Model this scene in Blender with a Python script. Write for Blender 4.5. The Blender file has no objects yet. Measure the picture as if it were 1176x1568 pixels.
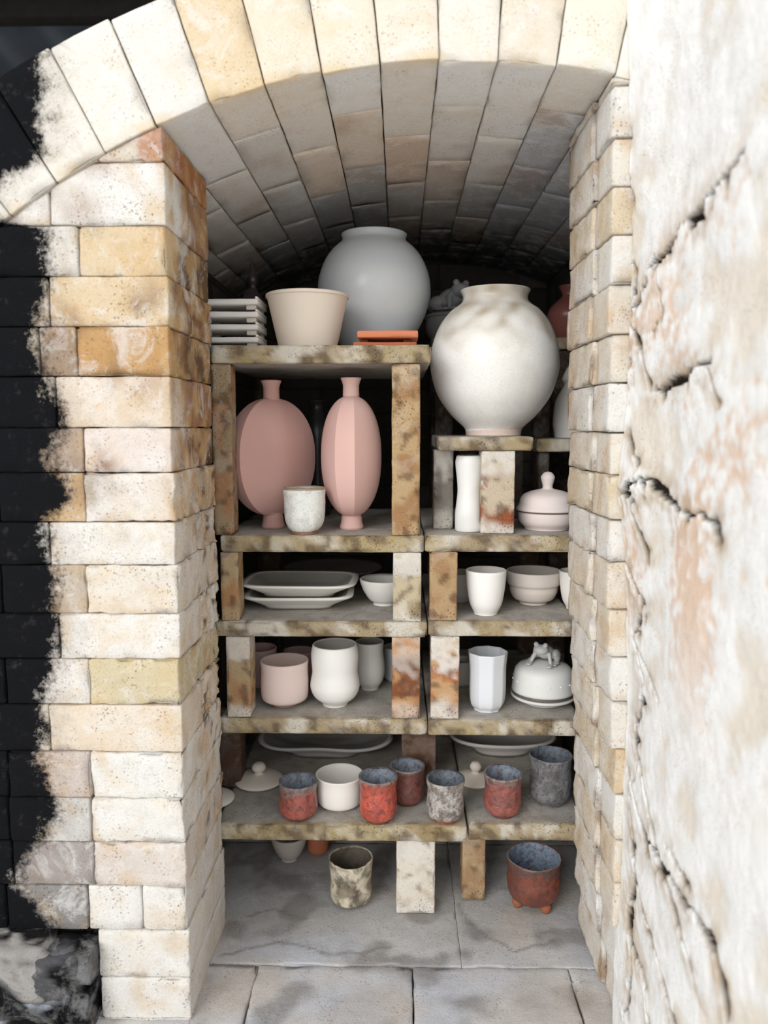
import bpy, math, random
import numpy as np
from mathutils import Vector, Euler, noise, Matrix

random.seed(7)
# ------------------------------------------------------------------ camera
F = 1178.0; CX = 588.0; CY = 784.0          # focal length measured on a 1176 px wide print
PITCH = math.radians(6.4); YAW = math.radians(1.1)
CAMZ = 0.8366
ROT = Euler((math.pi/2 - PITCH, 0, YAW), 'XYZ').to_matrix()
CAM = Vector((0, 0, CAMZ))

def ray(px, py):
    return ROT @ Vector(((px-CX)/F, -(py-CY)/F, -1.0))
def wp(px, py, d):
    r = ray(px, py); return CAM + r*(d/r.y)
def on_z(px, py, z):
    r = ray(px, py); return CAM + r*((z-CAMZ)/r.z)
def on_x(px, py, x):
    r = ray(px, py); return CAM + r*(x/r.x)

cd = bpy.data.cameras.new("camera")
cam = bpy.data.objects.new("camera", cd)
bpy.context.collection.objects.link(cam)
cam.location = CAM
cam.rotation_euler = Euler((math.pi/2 - PITCH, 0, YAW), 'XYZ')
cd.sensor_fit = 'HORIZONTAL'; cd.sensor_width = 24.0; cd.lens = 24.0*F/1176.0
cd.clip_start = 0.01
cd.dof.use_dof = True; cd.dof.focus_distance = 1.22; cd.dof.aperture_fstop = 2.8
bpy.context.scene.camera = cam

# ------------------------------------------------------------------ helpers
def lin(c):
    return tuple(((v/255.0)/12.92 if v/255.0 <= 0.04045 else ((v/255.0+0.055)/1.055)**2.4) for v in c[:3])
def mixc(a, b, k):
    k = max(0.0, min(1.0, k)); return tuple(a[i]*(1-k)+b[i]*k for i in range(3))
def sst(a, b, x):
    t = max(0.0, min(1.0, (x-a)/(b-a))); return t*t*(3-2*t)
def nz(p, s, off=0.0):
    return noise.noise(Vector((p[0]*s+off, p[1]*s+off*1.7, p[2]*s-off)))

class MB:
    def __init__(self):
        self.v = []; self.f = []; self.c = []; self.s = []
    def brick(self, lo, hi, col, r=0.0022, seg=0.014, amp=0.0010, chip=0.003, warp=None, soot=None, clamp=None, post=None, hf=0.6):
        h = [(hi[i]-lo[i])/2 for i in range(3)]; m = [(hi[i]+lo[i])/2 for i in range(3)]
        r = min(r, min(h)*0.45)
        ax = []
        for a in range(3):
            n = max(2, int(2*h[a]/seg)+1)
            ax.append([-h[a]]+[-(h[a]-r)+2*(h[a]-r)*i/(n-1) for i in range(n)]+[h[a]])
        L = [len(a)-1 for a in ax]
        idx = {}
        sd = random.random()*50
        def vert(i, j, k):
            key = (i, j, k)
            if key in idx: return idx[key]
            p = [ax[0][i], ax[1][j], ax[2][k]]
            q = [max(-(h[a]-r), min(h[a]-r, p[a])) for a in range(3)]
            d = Vector((p[0]-q[0], p[1]-q[1], p[2]-q[2]))
            ne = sum(1 for a in range(3) if abs(d[a]) > 1e-9)
            dn = d.normalized()
            P = Vector(q)+dn*r+Vector(m)
            if ne >= 2:
                ch = max(0.0, noise.noise(P*34+Vector((sd, sd, 0)))-0.12)*chip*3
                P -= dn*ch
            nv = noise.noise_vector(P*22+Vector((sd, 0, sd)))*amp + noise.noise_vector(P*80+Vector((sd, 0, sd)))*amp*hf
            P += nv
            if warp: P = warp(P)
            if clamp: P = clamp(P)
            c = col(P) if callable(col) else col
            self.v.append(tuple(P)); self.c.append(c)
            self.s.append(soot(P) if soot else -1.0)
            idx[key] = len(self.v)-1
            return idx[key]
        for a in range(3):
            b, c = (a+1) % 3, (a+2) % 3
            for side in (0, L[a]):
                for ib in range(L[b]):
                    for ic in range(L[c]):
                        q = []
                        for (db, dc) in ((0, 0), (1, 0), (1, 1), (0, 1)):
                            t = [0, 0, 0]; t[a] = side; t[b] = ib+db; t[c] = ic+dc
                            q.append(vert(*t))
                        if side == 0: q.reverse()
                        self.f.append(q)
    def build(self, name, mat, smooth=True, origin=None):
        me = bpy.data.meshes.new(name)
        vs = self.v
        if origin is not None:
            vs = [(x-origin[0], y-origin[1], z-origin[2]) for x, y, z in vs]
        me.from_pydata(vs, [], self.f); me.update()
        a = me.color_attributes.new("Col", 'FLOAT_COLOR', 'POINT')
        arr = np.ones((len(vs), 4), dtype=np.float32); arr[:, :3] = np.array(self.c, dtype=np.float32)
        a.data.foreach_set("color", arr.ravel())
        s = me.attributes.new("soot", 'FLOAT', 'POINT')
        s.data.foreach_set("value", np.array(self.s, dtype=np.float32))
        if smooth: me.polygons.foreach_set("use_smooth", [True]*len(me.polygons))
        me.materials.append(mat)
        o = bpy.data.objects.new(name, me)
        if origin is not None: o.location = origin
        bpy.context.collection.objects.link(o)
        return o

# ------------------------------------------------------------------ materials
class NT:
    def __init__(self, name):
        self.m = bpy.data.materials.new(name); self.m.use_nodes = True
        self.t = self.m.node_tree; self.n = self.t.nodes; self.l = self.t.links
        self.b = self.n["Principled BSDF"]
        self.tc = self.n.new("ShaderNodeTexCoord").outputs["Object"]
    def noise(self, scale, detail=5, rough=0.6, dist=0.0):
        x = self.n.new("ShaderNodeTexNoise"); x.inputs["Scale"].default_value = scale
        x.inputs["Detail"].default_value = detail; x.inputs["Roughness"].default_value = rough
        x.inputs["Distortion"].default_value = dist
        self.l.new(self.tc, x.inputs["Vector"]); return x.outputs["Fac"]
    def vor(self, scale):
        x = self.n.new("ShaderNodeTexVoronoi"); x.inputs["Scale"].default_value = scale
        self.l.new(self.tc, x.inputs["Vector"]); return x.outputs["Distance"]
    def rng(self, v, a, b, c=0.0, d=1.0):
        x = self.n.new("ShaderNodeMapRange"); self.l.new(v, x.inputs[0])
        for i, k in enumerate((a, b, c, d)): x.inputs[i+1].default_value = k
        return x.outputs[0]
    def math(self, op, a, b):
        x = self.n.new("ShaderNodeMath"); x.operation = op
        for i, k in enumerate((a, b)):
            if isinstance(k, (int, float)): x.inputs[i].default_value = k
            else: self.l.new(k, x.inputs[i])
        return x.outputs[0]
    def mix(self, f, a, b, mode='MIX'):
        x = self.n.new("ShaderNodeMix"); x.data_type = 'RGBA'; x.blend_type = mode
        for i, k in ((0, f), (6, a), (7, b)):
            if isinstance(k, (int, float)): x.inputs[i].default_value = k
            elif isinstance(k, tuple): x.inputs[i].default_value = (*k[:3], 1)
            else: self.l.new(k, x.inputs[i])
        return x.outputs[2]
    def attr(self, name, out="Color"):
        x = self.n.new("ShaderNodeAttribute"); x.attribute_name = name; return x.outputs[out]
    def bump(self, h, strength, dist, prev=None):
        x = self.n.new("ShaderNodeBump"); x.inputs["Strength"].default_value = strength
        x.inputs["Distance"].default_value = dist; self.l.new(h, x.inputs["Height"])
        if prev: self.l.new(prev, x.inputs["Normal"])
        return x.outputs[0]
    def fin(self, col, rough=0.9, normal=None, spec=0.3):
        self.l.new(col, self.b.inputs["Base Color"])
        if isinstance(rough, float): self.b.inputs["Roughness"].default_value = rough
        else: self.l.new(rough, self.b.inputs["Roughness"])
        self.b.inputs["Specular IOR Level"].default_value = spec
        if normal: self.l.new(normal, self.b.inputs["Normal"])
        return self.m

def brick_mat(name, patch=(0.95, 0.82, 0.64), patchamt=0.65, bump=0.6, rough=0.95, speck=0.6, wash=0.5, spec=0.06, grime=0.35):
    t = NT(name)
    c = t.attr("Col")
    p = t.rng(t.noise(10, 6, 0.75, 0.8), 0.50, 0.64, 0, patchamt)
    c = t.mix(p, c, patch, 'MULTIPLY')
    w = t.rng(t.noise(19, 7, 0.75, 0.8), 0.50, 0.62, 0, wash)
    c = t.mix(w, c, (0.83, 0.81, 0.775))
    d = t.rng(t.noise(44, 7, 0.8, 0.5), 0.50, 0.68, 0, grime)
    c = t.mix(d, c, (0.68, 0.61, 0.54), 'MULTIPLY')
    spm = t.rng(t.noise(13, 4), 0.38, 0.62, 0.12, 1)
    sp = t.rng(t.noise(330, 3, 0.6), 0.57, 0.66, 0, speck)
    c = t.mix(t.math('MULTIPLY', sp, spm), c, (0.40, 0.26, 0.17), 'MULTIPLY')
    pm = t.math('MULTIPLY', t.rng(t.vor(190), 0.16, 0.30, 1, 0), t.rng(t.noise(24, 4), 0.48, 0.62))
    c = t.mix(t.math('MULTIPLY', pm, speck*1.1), c, (0.34, 0.24, 0.17), 'MULTIPLY')
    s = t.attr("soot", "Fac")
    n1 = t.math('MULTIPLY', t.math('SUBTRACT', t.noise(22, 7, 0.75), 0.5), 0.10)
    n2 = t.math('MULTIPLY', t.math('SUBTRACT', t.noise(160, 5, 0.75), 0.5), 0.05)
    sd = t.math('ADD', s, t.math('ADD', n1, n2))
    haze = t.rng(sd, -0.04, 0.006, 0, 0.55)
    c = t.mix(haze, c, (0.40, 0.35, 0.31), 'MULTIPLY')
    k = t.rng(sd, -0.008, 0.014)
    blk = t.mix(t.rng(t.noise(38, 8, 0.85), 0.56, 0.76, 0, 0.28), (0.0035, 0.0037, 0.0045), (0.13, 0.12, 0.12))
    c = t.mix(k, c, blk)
    b1 = t.bump(t.noise(75, 7, 0.8), bump, 0.005)
    b2 = t.bump(t.noise(480, 4, 0.7), bump, 0.0020, b1)
    b3 = t.bump(t.math('MULTIPLY', pm, -1.0), bump, 0.0018, b2)
    return t.fin(c, rough, b3, spec)

M_BRICK = brick_mat("firebrick")
M_CEIL = brick_mat("vault_brick", patchamt=0.4, bump=0.5, speck=0.35, wash=0.45, grime=0.25)
M_SHELF = brick_mat("kiln_shelf_clay", patch=(0.74, 0.64, 0.48), patchamt=0.6, bump=0.6, rough=0.75, speck=0.7, wash=0.15, spec=0.2)
M_STONE = brick_mat("floor_stone", patch=(0.90, 0.85, 0.80), patchamt=0.6, bump=0.6, speck=0.35, wash=0.12)

def ceramic(name, rough=0.45, mottle=None, mamt=0.0, mscale=30, speck=0.0, bump=0.08, spec=0.4, dscale=8):
    t = NT(name)
    c = t.attr("Col")
    c = t.mix(t.rng(t.noise(dscale, 4), 0.3, 0.7, 0.0, 0.15), c, (0.80, 0.76, 0.72), 'MULTIPLY')
    if mottle: c = t.mix(t.rng(t.noise(mscale, 7, 0.7, 0.5), 0.47, 0.60, 0, mamt), c, mottle)
    if speck: c = t.mix(t.rng(t.noise(500, 3), 0.58, 0.66, 0, speck), c, (0.10, 0.06, 0.04))
    n = t.bump(t.noise(45, 6), bump, 0.004)
    n = t.bump(t.noise(350, 3), bump, 0.0012, n)
    return t.fin(c, rough, n, spec)
M_WHITE = ceramic("matte_white_glaze", 0.5)
M_SATIN = ceramic("celadon_glaze", 0.28, bump=0.04)
M_BISQ = ceramic("pink_bisque", 0.8, bump=0.12, spec=0.2)
M_CRACK = ceramic("crackled_white_glaze", 0.4, lin((130, 120, 110)), 0.28, 60, 0.5)
M_RED = ceramic("copper_red_glaze", 0.35, lin((68, 42, 38)), 0.7, 110, 0.7, 0.7)
M_GREY = ceramic("ash_speckled_glaze", 0.5, lin((56, 48, 42)), 0.75, 150, 0.8, 0.8)
M_ASH = ceramic("ash_drip_glaze", 0.5, lin((62, 54, 42)), 0.85, 36, 0.6, 0.5)

# ------------------------------------------------------------------ key levels
D0 = 1.0; DJ = 1.225; DS = 1.245; D5 = 1.22; DB = 2.15
zS = {}
for k, (a, b, d) in {"S1": (528, 556, DS), "S2": (821, 846, DS), "S3": (953, 976, DS), "S4": (1102, 1125, DS), "S5": (1270, 1294, D5)}.items():
    zS[k] = (wp(588, a, d).z, wp(588, b, d).z)
XL = wp(262, 576, D0).x
ARX = 0.071; AR = 0.96; crest = wp(695, 93, D0).z; ARZ = crest-AR; ATH = 0.14

def clamp_arch(P):
    dx = P.x-ARX; dz = P.z-ARZ; r = math.hypot(dx, dz)
    if r > AR-0.002 and dz > 0:
        if abs(dx) < AR-0.002:
            P.z = ARZ+math.sqrt((AR-0.002)**2-dx*dx)
    return P

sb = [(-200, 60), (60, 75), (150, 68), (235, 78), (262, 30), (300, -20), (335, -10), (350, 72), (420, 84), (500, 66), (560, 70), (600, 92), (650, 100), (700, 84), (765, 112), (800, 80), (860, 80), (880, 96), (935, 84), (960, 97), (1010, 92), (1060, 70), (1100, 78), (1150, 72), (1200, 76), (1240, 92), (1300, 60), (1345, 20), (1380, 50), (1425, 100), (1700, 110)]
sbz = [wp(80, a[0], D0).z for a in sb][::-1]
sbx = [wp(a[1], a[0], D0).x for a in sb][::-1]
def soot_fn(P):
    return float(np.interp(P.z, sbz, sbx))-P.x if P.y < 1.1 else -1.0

# ------------------------------------------------------------------ left front wall with jamb
W = (230, 226, 218); CR = (226, 215, 197); TAN = (215, 193, 158)
rows = [
 (172, 248, [150, 80], [(227, 219, 204), (229, 224, 213)]),
 (248, 345, [75, -60], [W, W, W]),
 (345, 423, [120], [(217, 193, 156), W]),
 (423, 500, [75], [(218, 195, 160), (222, 211, 194)]),
 (500, 576, [118, 60], [(190, 148, 98), (162, 140, 120)]),
 (576, 655, [85], [(226, 210, 191), CR]),
 (655, 724, [128], [(224, 209, 197), (178, 157, 138)]),
 (724, 800, [130], [(225, 213, 198), (206, 174, 132)]),
 (800, 866, [75], [(229, 224, 215), W]),
 (866, 940, [133], [(226, 216, 201), (200, 182, 160)]),
 (940, 1010, [90], [(231, 226, 218), W]),
 (1010, 1080, [137], [(208, 193, 156), (229, 223, 214)]),
 (1080, 1152, [75], [(226, 210, 189), CR]),
 (1152, 1222, [140], [W, (202, 187, 177)]),
 (1222, 1290, [140], [W, (196, 193, 188)]),
 (1290, 1357, [145], [(216, 204, 192), (156, 147, 142)]),
 (1357, 1425, [218, 135], [W, W, (130, 128, 126)]),
 (1425, 1497, [150], [W]),
 (1497, 1568, [155], [W]),
 (1568, 1655, [150], [W]),
]
mb = MB(); G = 0.0011
rowz = []
for ri, (ya, yb, splits, cols) in enumerate(rows):
    z1 = wp(200, ya, D0).z; z0 = wp(200, yb, D0).z
    if ri == len(rows)-1: z0 = 0.001
    rowz.append((z0, z1))
    right = XL+random.uniform(-0.002, 0.002)
    edges = [right]+[wp(s, (ya+yb)/2, D0).x for s in splits]
    header = splits[0] > 100
    if ri < 17:
        w = 0.115 if header else 0.23
        while edges[-1] > -0.85: edges.append(edges[-1]-w)
    for bi in range(len(edges)-1):
        base = cols[min(bi, len(cols)-1)]
        if bi >= len(cols): base = random.choice([W, CR, TAN, (200, 180, 160)])
        L = lin(base)
        up = 1.0 if ri <= 6 else (0.5 if ri <= 8 else 0.15)
        rust = lin(random.choice([(120, 82, 58), (148, 104, 72), (98, 74, 56), (162, 126, 92)]))
        sdb = random.random()*20
        rough = 0.0010 if ri < 7 else 0.0014
        def cf(P, L=L, rust=rust, up=up, ri=ri, sdb=sdb, cav=False):
            k = sst(1.00, 1.10, P.y+nz(P, 14)*0.10+nz(P, 40)*0.04)*up*0.95
            c = mixc(L, rust, k)
            if ri == 0 and P.x > XL-0.03: c = mixc(c, lin((175, 108, 68)), 0.75)
            n = nz(P, 30, sdb)
            if ri < 8: c = mixc(c, lin((202, 162, 108)), sst(0.022, 0.0, XL-P.x)*sst(-0.1, 0.3, n)*0.7)
            if 6 <= ri < 16:
                c = mixc(c, lin((204, 168, 122)), sst(0.0, 0.45, nz(P, 20, sdb))*0.55*sst(1.02, 1.12, P.y))
                c = mixc(c, lin((80, 60, 46)), sst(0.22, 0.45, nz(P, 48, sdb))*0.85*sst(1.06, 1.14, P.y))
            c = mixc(c, lin((208, 174, 124)), sst(0.15, 0.5, nz(P, 26, sdb+3))*0.4)
            return c
        x1, x0 = edges[bi]-G, edges[bi+1]+G
        jit = random.uniform(-0.0015, 0.0015)
        mid = 6 < ri < 16
        if bi == 0 and not header:
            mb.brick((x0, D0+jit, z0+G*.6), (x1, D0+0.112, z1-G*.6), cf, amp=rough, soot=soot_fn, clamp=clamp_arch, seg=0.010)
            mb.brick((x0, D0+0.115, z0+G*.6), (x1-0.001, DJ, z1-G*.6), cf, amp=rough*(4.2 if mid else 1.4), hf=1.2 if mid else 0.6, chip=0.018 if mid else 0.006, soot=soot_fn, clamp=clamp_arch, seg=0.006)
        elif bi == 0:
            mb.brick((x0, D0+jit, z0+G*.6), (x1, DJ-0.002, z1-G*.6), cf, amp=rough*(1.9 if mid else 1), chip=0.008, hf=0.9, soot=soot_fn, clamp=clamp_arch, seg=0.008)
        else:
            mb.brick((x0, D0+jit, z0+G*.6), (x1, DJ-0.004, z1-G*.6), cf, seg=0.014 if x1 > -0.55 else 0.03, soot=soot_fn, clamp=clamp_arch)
mb.brick((-0.85, D0+0.07, 0.002), (wp(152, 1500, D0).x-0.003, DJ, rowz[16][0]-0.002), lin((24, 23, 23)), seg=0.03, amp=0.004)
mb.build("wall_front", M_BRICK)

# ------------------------------------------------------------------ right jamb
mb = MB()
jy = [(150, 873), (240, 872), (600, 869), (870, 870), (1000, 874), (1100, 878), (1290, 880), (1480, 897), (1640, 905)]
rpal = [(226, 215, 197), W, (228, 220, 206), (219, 204, 178), (231, 227, 219), (222, 209, 190)]
yy = [70, 130, 212, 286, 360, 436, 512, 586, 662, 728, 796, 862, 934, 1006, 1076, 1148, 1216, 1286, 1352, 1420, 1490, 1565, 1650]
for ri in range(len(yy)-1):
    z1 = wp(880, yy[ri], D0).z; z0 = wp(880, yy[ri+1], D0).z
    if ri == len(yy)-2: z0 = 0.001
    ym = 0.5*(yy[ri]+yy[ri+1])
    xb_ = wp(float(np.interp(652+(ym-652)/1.22, [a[0] for a in jy], [a[1] for a in jy])), 652+(ym-652)/1.22, DJ).x
    xb_ += random.uniform(-0.0015, 0.0015)
    base = lin(rpal[ri % len(rpal)])
    sdb = random.random()*20
    def cf(P, base=base, sdb=sdb):
        c = mixc(base, lin((200, 164, 118)), sst(0.05, 0.5, nz(P, 24, sdb))*0.5)
        c = mixc(c, lin((152, 118, 88)), sst(1.08, 1.22, P.y+nz(P, 30)*0.05)*0.45*(1 if P.z > 0.8 else 0.5))
        c = mixc(c, lin((105, 68, 44)), sst(0.016, 0.0, abs(P.y-1.08))*sst(-0.2, 0.3, nz(P, 40, 3))*0.75)
        return c
    rr = 0.0012 if ym < 700 else 0.0024
    step = 0.004
    if ri % 2:
        mb.brick((xb_, D0+0.085, z0+G), (xb_+0.11, DJ, z1-G), cf, amp=rr*1.5, chip=0.008, clamp=clamp_arch, seg=0.008)
        mb.brick((xb_+step, D0, z0+G), (xb_+0.11, D0+0.082, z1-G), cf, amp=rr, clamp=clamp_arch, seg=0.010)
    else:
        mb.brick((xb_, D0+0.075, z0+G), (xb_+0.11, DJ-0.003, z1-G), cf, amp=rr*1.5, chip=0.008, clamp=clamp_arch, seg=0.008)
        mb.brick((xb_+step+0.001, D0, z0+G), (xb_+0.225, D0+0.072, z1-G), cf, amp=rr, clamp=clamp_arch, seg=0.010)
    mb.brick((xb_+0.228 if ri % 2 == 0 else xb_+0.112, D0+0.001, z0+G), (0.75, DJ-0.004, z1-G), base, seg=0.05, clamp=clamp_arch)
mb.build("wall_front_pier", M_BRICK)

# ------------------------------------------------------------------ vault (arch + ceiling)
mb = MB()
SP = 0.0722; s0 = -0.095
def awarp(P):
    th = P.x/AR
    r = P.z
    return Vector((ARX+r*math.sin(th), P.y, ARZ+r*math.cos(th)))
frontcols = {-7: (229, 223, 212), -6: (227, 221, 210), -5: (229, 222, 210), -4: (227, 221, 212), -3: (219, 196, 160), -2: (227, 213, 190), -1: (229, 217, 196), 0: (229, 217, 198), 1: (231, 223, 209), 2: (225, 213, 194), 3: (231, 224, 207), 4: (235, 230, 220)}
for i in range(-12, 11):
    a = s0+SP*(i-0); b = a+SP
    y = D0+random.uniform(-0.003, 0.003)
    ln = 0.135 if i % 2 else 0.25
    ring = 0
    while y < DB+0.05:
        y1 = y+ln
        if ring == 0:
            base = frontcols.get(i, W)
        elif ring == 1:
            base = random.choice([(222, 206, 188), (214, 190, 168), (228, 223, 214), (214, 202, 190)])
        else:
            base = random.choice([(204, 196, 188), (194, 186, 178), (210, 194, 178), (188, 186, 183)])
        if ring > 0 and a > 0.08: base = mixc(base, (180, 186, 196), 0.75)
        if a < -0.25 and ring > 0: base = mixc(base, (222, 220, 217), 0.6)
        L = lin(base); inner = lin((234, 234, 232) if random.random() < 0.65 else (230, 223, 212))
        def cf(P, L=L, inner=inner, ring=ring):
            r = math.hypot(P.x-ARX, P.z-ARZ)
            if ring == 0:
                k = sst(AR+0.02, AR+0.0, r)*sst(D0-0.0, D0+0.012, P.y)
                c = mixc(L, inner, k*0.9)
                e = sst(0.018, 0.0, abs(r-AR))*sst(D0+0.02, D0, P.y)
                return mixc(c, lin((224, 195, 148)), e*0.7*sst(-0.2, 0.3, nz(P, 18)))
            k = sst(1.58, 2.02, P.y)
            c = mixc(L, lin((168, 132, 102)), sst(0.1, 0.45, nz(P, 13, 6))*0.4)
            return mixc(c, lin((62, 60, 59)), k*0.88)  # dimness towards the kiln's back is put into the brick colour
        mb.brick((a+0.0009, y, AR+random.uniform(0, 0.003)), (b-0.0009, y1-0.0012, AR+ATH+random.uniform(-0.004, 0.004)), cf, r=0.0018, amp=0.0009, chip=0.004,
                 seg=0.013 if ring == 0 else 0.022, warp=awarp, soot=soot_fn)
        y = y1; ln = 0.23; ring += 1
mb.build("ceiling", M_CEIL)

# ------------------------------------------------------------------ chamber walls
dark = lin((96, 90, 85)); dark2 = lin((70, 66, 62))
def chamber(name, lo, hi, ny, axis):
    mb = MB(); z = 0.0; r_ = 0
    while z < hi[2]:
        z2 = min(z+0.067, hi[2])
        n = ny; L0 = lo[axis]; L1 = hi[axis]; st = (L1-L0)/n
        for k in range(-1, n):
            a = max(L0, L0+st*(k+(0.5 if r_ % 2 else 0))); b = min(L1, L0+st*(k+1+(0.5 if r_ % 2 else 0)))
            if r_ % 2 == 0 and k < 0: continue
            if b-a < 0.02: continue
            l = [lo[0], lo[1], z+0.001]; h = [hi[0], hi[1], z2-0.001]
            l[axis] = a+0.001; h[axis] = b-0.001
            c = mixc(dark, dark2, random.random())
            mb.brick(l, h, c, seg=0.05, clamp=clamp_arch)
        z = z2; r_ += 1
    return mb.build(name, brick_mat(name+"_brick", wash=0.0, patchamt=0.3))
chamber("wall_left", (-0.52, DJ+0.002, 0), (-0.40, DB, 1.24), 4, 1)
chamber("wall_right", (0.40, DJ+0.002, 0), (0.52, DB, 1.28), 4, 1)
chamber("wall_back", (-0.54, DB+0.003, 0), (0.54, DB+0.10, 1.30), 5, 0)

# ------------------------------------------------------------------ floor
mb = MB()
yj = on_z(600, 1478, 0).y
xs1 = [-0.52, on_z(392, 1490, 0).x, on_z(632, 1500, 0).x, on_z(872, 1490, 0).x, 0.5]
gre = lin((196, 199, 208)); gr2 = lin((212, 208, 204)); gi = lin((172, 170, 168))
crk = [[(340, 1462), (430, 1440), (520, 1462), (600, 1448)], [(700, 1385), (730, 1425), (790, 1455), (850, 1440)], [(380, 1400), (420, 1392), (470, 1405)]]
csegs = []
for pl in crk:
    pts = [on_z(px, py, 0) for px, py in pl]
    csegs += [(p[0], p[1], q[0], q[1]) for p, q in zip(pts[:-1], pts[1:])]
def floorcol(P):
    c = mixc(gre, gr2, sst(-0.3, 0.3, nz(P, 9)))
    c = mixc(c, gi, sst(yj-0.03, yj+0.15, P.y+nz(P, 12)*.05))
    c = mixc(c, lin((124, 119, 115)), sst(0.05, 0.5, nz(P, 14, 4)+nz(P, 40, 4)*.4)*0.7)
    c = mixc(c, lin((186, 172, 156)), sst(0.1, 0.5, nz(P, 7, 9))*0.45)
    if yj < P.y < 1.35:
        dm = 9
        X = P.x+nz(P, 40)*0.006; Y = P.y+nz(P, 45, 3)*0.006
        for (ax, ay, bx, by) in csegs:
            L2 = (bx-ax)**2+(by-ay)**2; t = max(0, min(1, ((X-ax)*(bx-ax)+(Y-ay)*(by-ay))/L2))
            dm = min(dm, math.hypot(X-ax-t*(bx-ax), Y-ay-t*(by-ay)))
        c = mixc(c, lin((110, 106, 104)), sst(0.005, 0.001, dm)*0.6)
    return c
for i in range(4):
    o = random.uniform(-0.003, 0.003)
    mb.brick((xs1[i]+0.001, 0.86, -0.05), (xs1[i+1]-0.001, yj-0.001, -0.0015+o*0.3), floorcol, r=0.003, amp=0.0018, chip=0.012, seg=0.009, soot=None)
xs2 = [-0.52, 0.10, 0.5]
for i in range(2):
    mb.brick((xs2[i]+0.0003, yj+0.001, -0.05), (xs2[i+1]-0.0003, 1.47, -0.0012), floorcol, r=0.0012, amp=0.001, chip=0.005, seg=0.005)
    mb.brick((xs2[i]+0.001, 1.472, -0.05), (xs2[i+1]-0.001, DB+0.02, -0.0012), floorcol, r=0.003, amp=0.001, chip=0.007, seg=0.03)
mb.brick((-0.52, 0.88, -0.065), (0.5, 1.5, -0.045), lin((50, 47, 44)), seg=0.1)
mb.build("floor", M_STONE)
mb = MB()
mb.brick((-4, -4, -0.12), (4, 0.857, -0.03), lin((234, 232, 228)), seg=0.25, amp=0.004)
mb.build("ground", M_STONE)

# rubble at the lower left
mb = MB()
rk = [(20, 1470, .055, (150, 146, 142)), (75, 1480, .05, (70, 70, 72)), (125, 1470, .04, (90, 90, 92)), (115, 1530, .045, (100, 102, 108)), (45, 1545, .06, (150, 158, 172)), (-30, 1500, .06, (90, 88, 88)), (-90, 1480, .07, (90, 88, 85)), (140, 1560, .035, (120, 122, 128)), (-60, 1560, .06, (120, 110, 105))]
for (px, py, s, c) in rk:
    P0 = wp(px, py, D0-0.005); bx, by, bz = P0
    sx, sy, sz = s*random.uniform(.9, 1.2), s*0.7, s*random.uniform(.6, .85)
    sd = random.random()*40; cl = lin(c); st = len(mb.v); nu, nv_ = 40, 24
    for j in range(nv_+1):
        for i in range(nu):
            a = 2*math.pi*i/nu; t = math.pi*j/nv_
            d = Vector((math.sin(t)*math.cos(a), math.sin(t)*math.sin(a), math.cos(t)))
            k = 1/max(abs(d.x), abs(d.y), abs(d.z))**0.6
            k *= 1+0.22*noise.noise(d*1.6+Vector((sd, 0, 0)))+0.1*noise.noise(d*5+Vector((sd, 0, 0)))
            P = Vector((min(bx+d.x*sx*k, wp(150, py, D0).x), by+d.y*sy*k, max(-0.03, bz+d.z*sz*k)))
            mb.v.append(tuple(P)); mb.s.append(-1.0)
            mb.c.append(mixc(cl, lin((14, 14, 15)), sst(-0.15, 0.25, nz(P, 26, 2)+nz(P, 80, 2)*.4)))
    for j in range(nv_):
        for i in range(nu):
            mb.f.append([st+j*nu+i, st+(j+1)*nu+i, st+(j+1)*nu+(i+1) % nu, st+j*nu+(i+1) % nu])
mb.build("rubble_stones", M_STONE)

# ------------------------------------------------------------------ near rough masonry buttress (right)
XB = 0.302
cr = [
 [(1145, 232), (1100, 290), (1050, 345), (1012, 400), (976, 490), (990, 530)],
 [(1003, 605), (1035, 578), (1088, 556)],
 [(970, 500), (977, 560), (963, 640), (954, 740)],
 [(955, 765), (1002, 738), (1042, 785), (1092, 802)],
 [(990, 530), (1000, 600)],
 [(962, 860), (985, 920), (972, 980), (986, 1050), (966, 1130), (986, 1200), (1002, 1290)],
 [(970, 980), (1010, 1080)],
 [(958, 1180), (985, 1280), (1040, 1370), (1090, 1440), (1112, 1570)],
 [(962, 1290), (980, 1380), (1010, 1480), (1030, 1570)],
 [(1000, 1280), (1040, 1420), (1060, 1490)],
 [(962, 1440), (985, 1500), (992, 1570)],
 [(975, 250), (985, 300), (975, 360), (985, 420), (976, 490)],
 [(968, 1100), (975, 1180), (962, 1240), (972, 1330), (955, 1400), (965, 1480), (958, 1568)],
 [(1020, 1300), (1050, 1350)],
 [(985, 60), (978, 130), (986, 200), (975, 250)],
 [(1012, 400), (1018, 470), (1005, 520)],
 [(975, 660), (990, 720), (980, 780), (992, 850)],
 [(1080, 560), (1095, 610)],
]
wts = [1.1, 1.2, .9, 1.3, .7, 1.3, .6, 1.2, 1.2, .9, 1.1, .7, 1.4, .8, .6, .4, .8, .5]
segs = []
for pl, wq in zip(cr, wts):
    pts = [(on_x(px, py, XB).y, on_x(px, py, XB).z) for px, py in pl]
    for a, b in zip(pts[:-1], pts[1:]): segs.append((a, b, wq))
ys = np.concatenate([np.linspace(0.30, 0.55, 60)[:-1], np.linspace(0.55, 0.999, 240)])
zs_ = np.linspace(0.0, 1.62, 560)
Yg, Zg = np.meshgrid(ys, zs_, indexing='ij')
mb = MB()
jn = np.zeros(Yg.shape); jn2 = np.zeros(Yg.shape); n3 = np.zeros(Yg.shape); n4 = np.zeros(Yg.shape)
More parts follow.
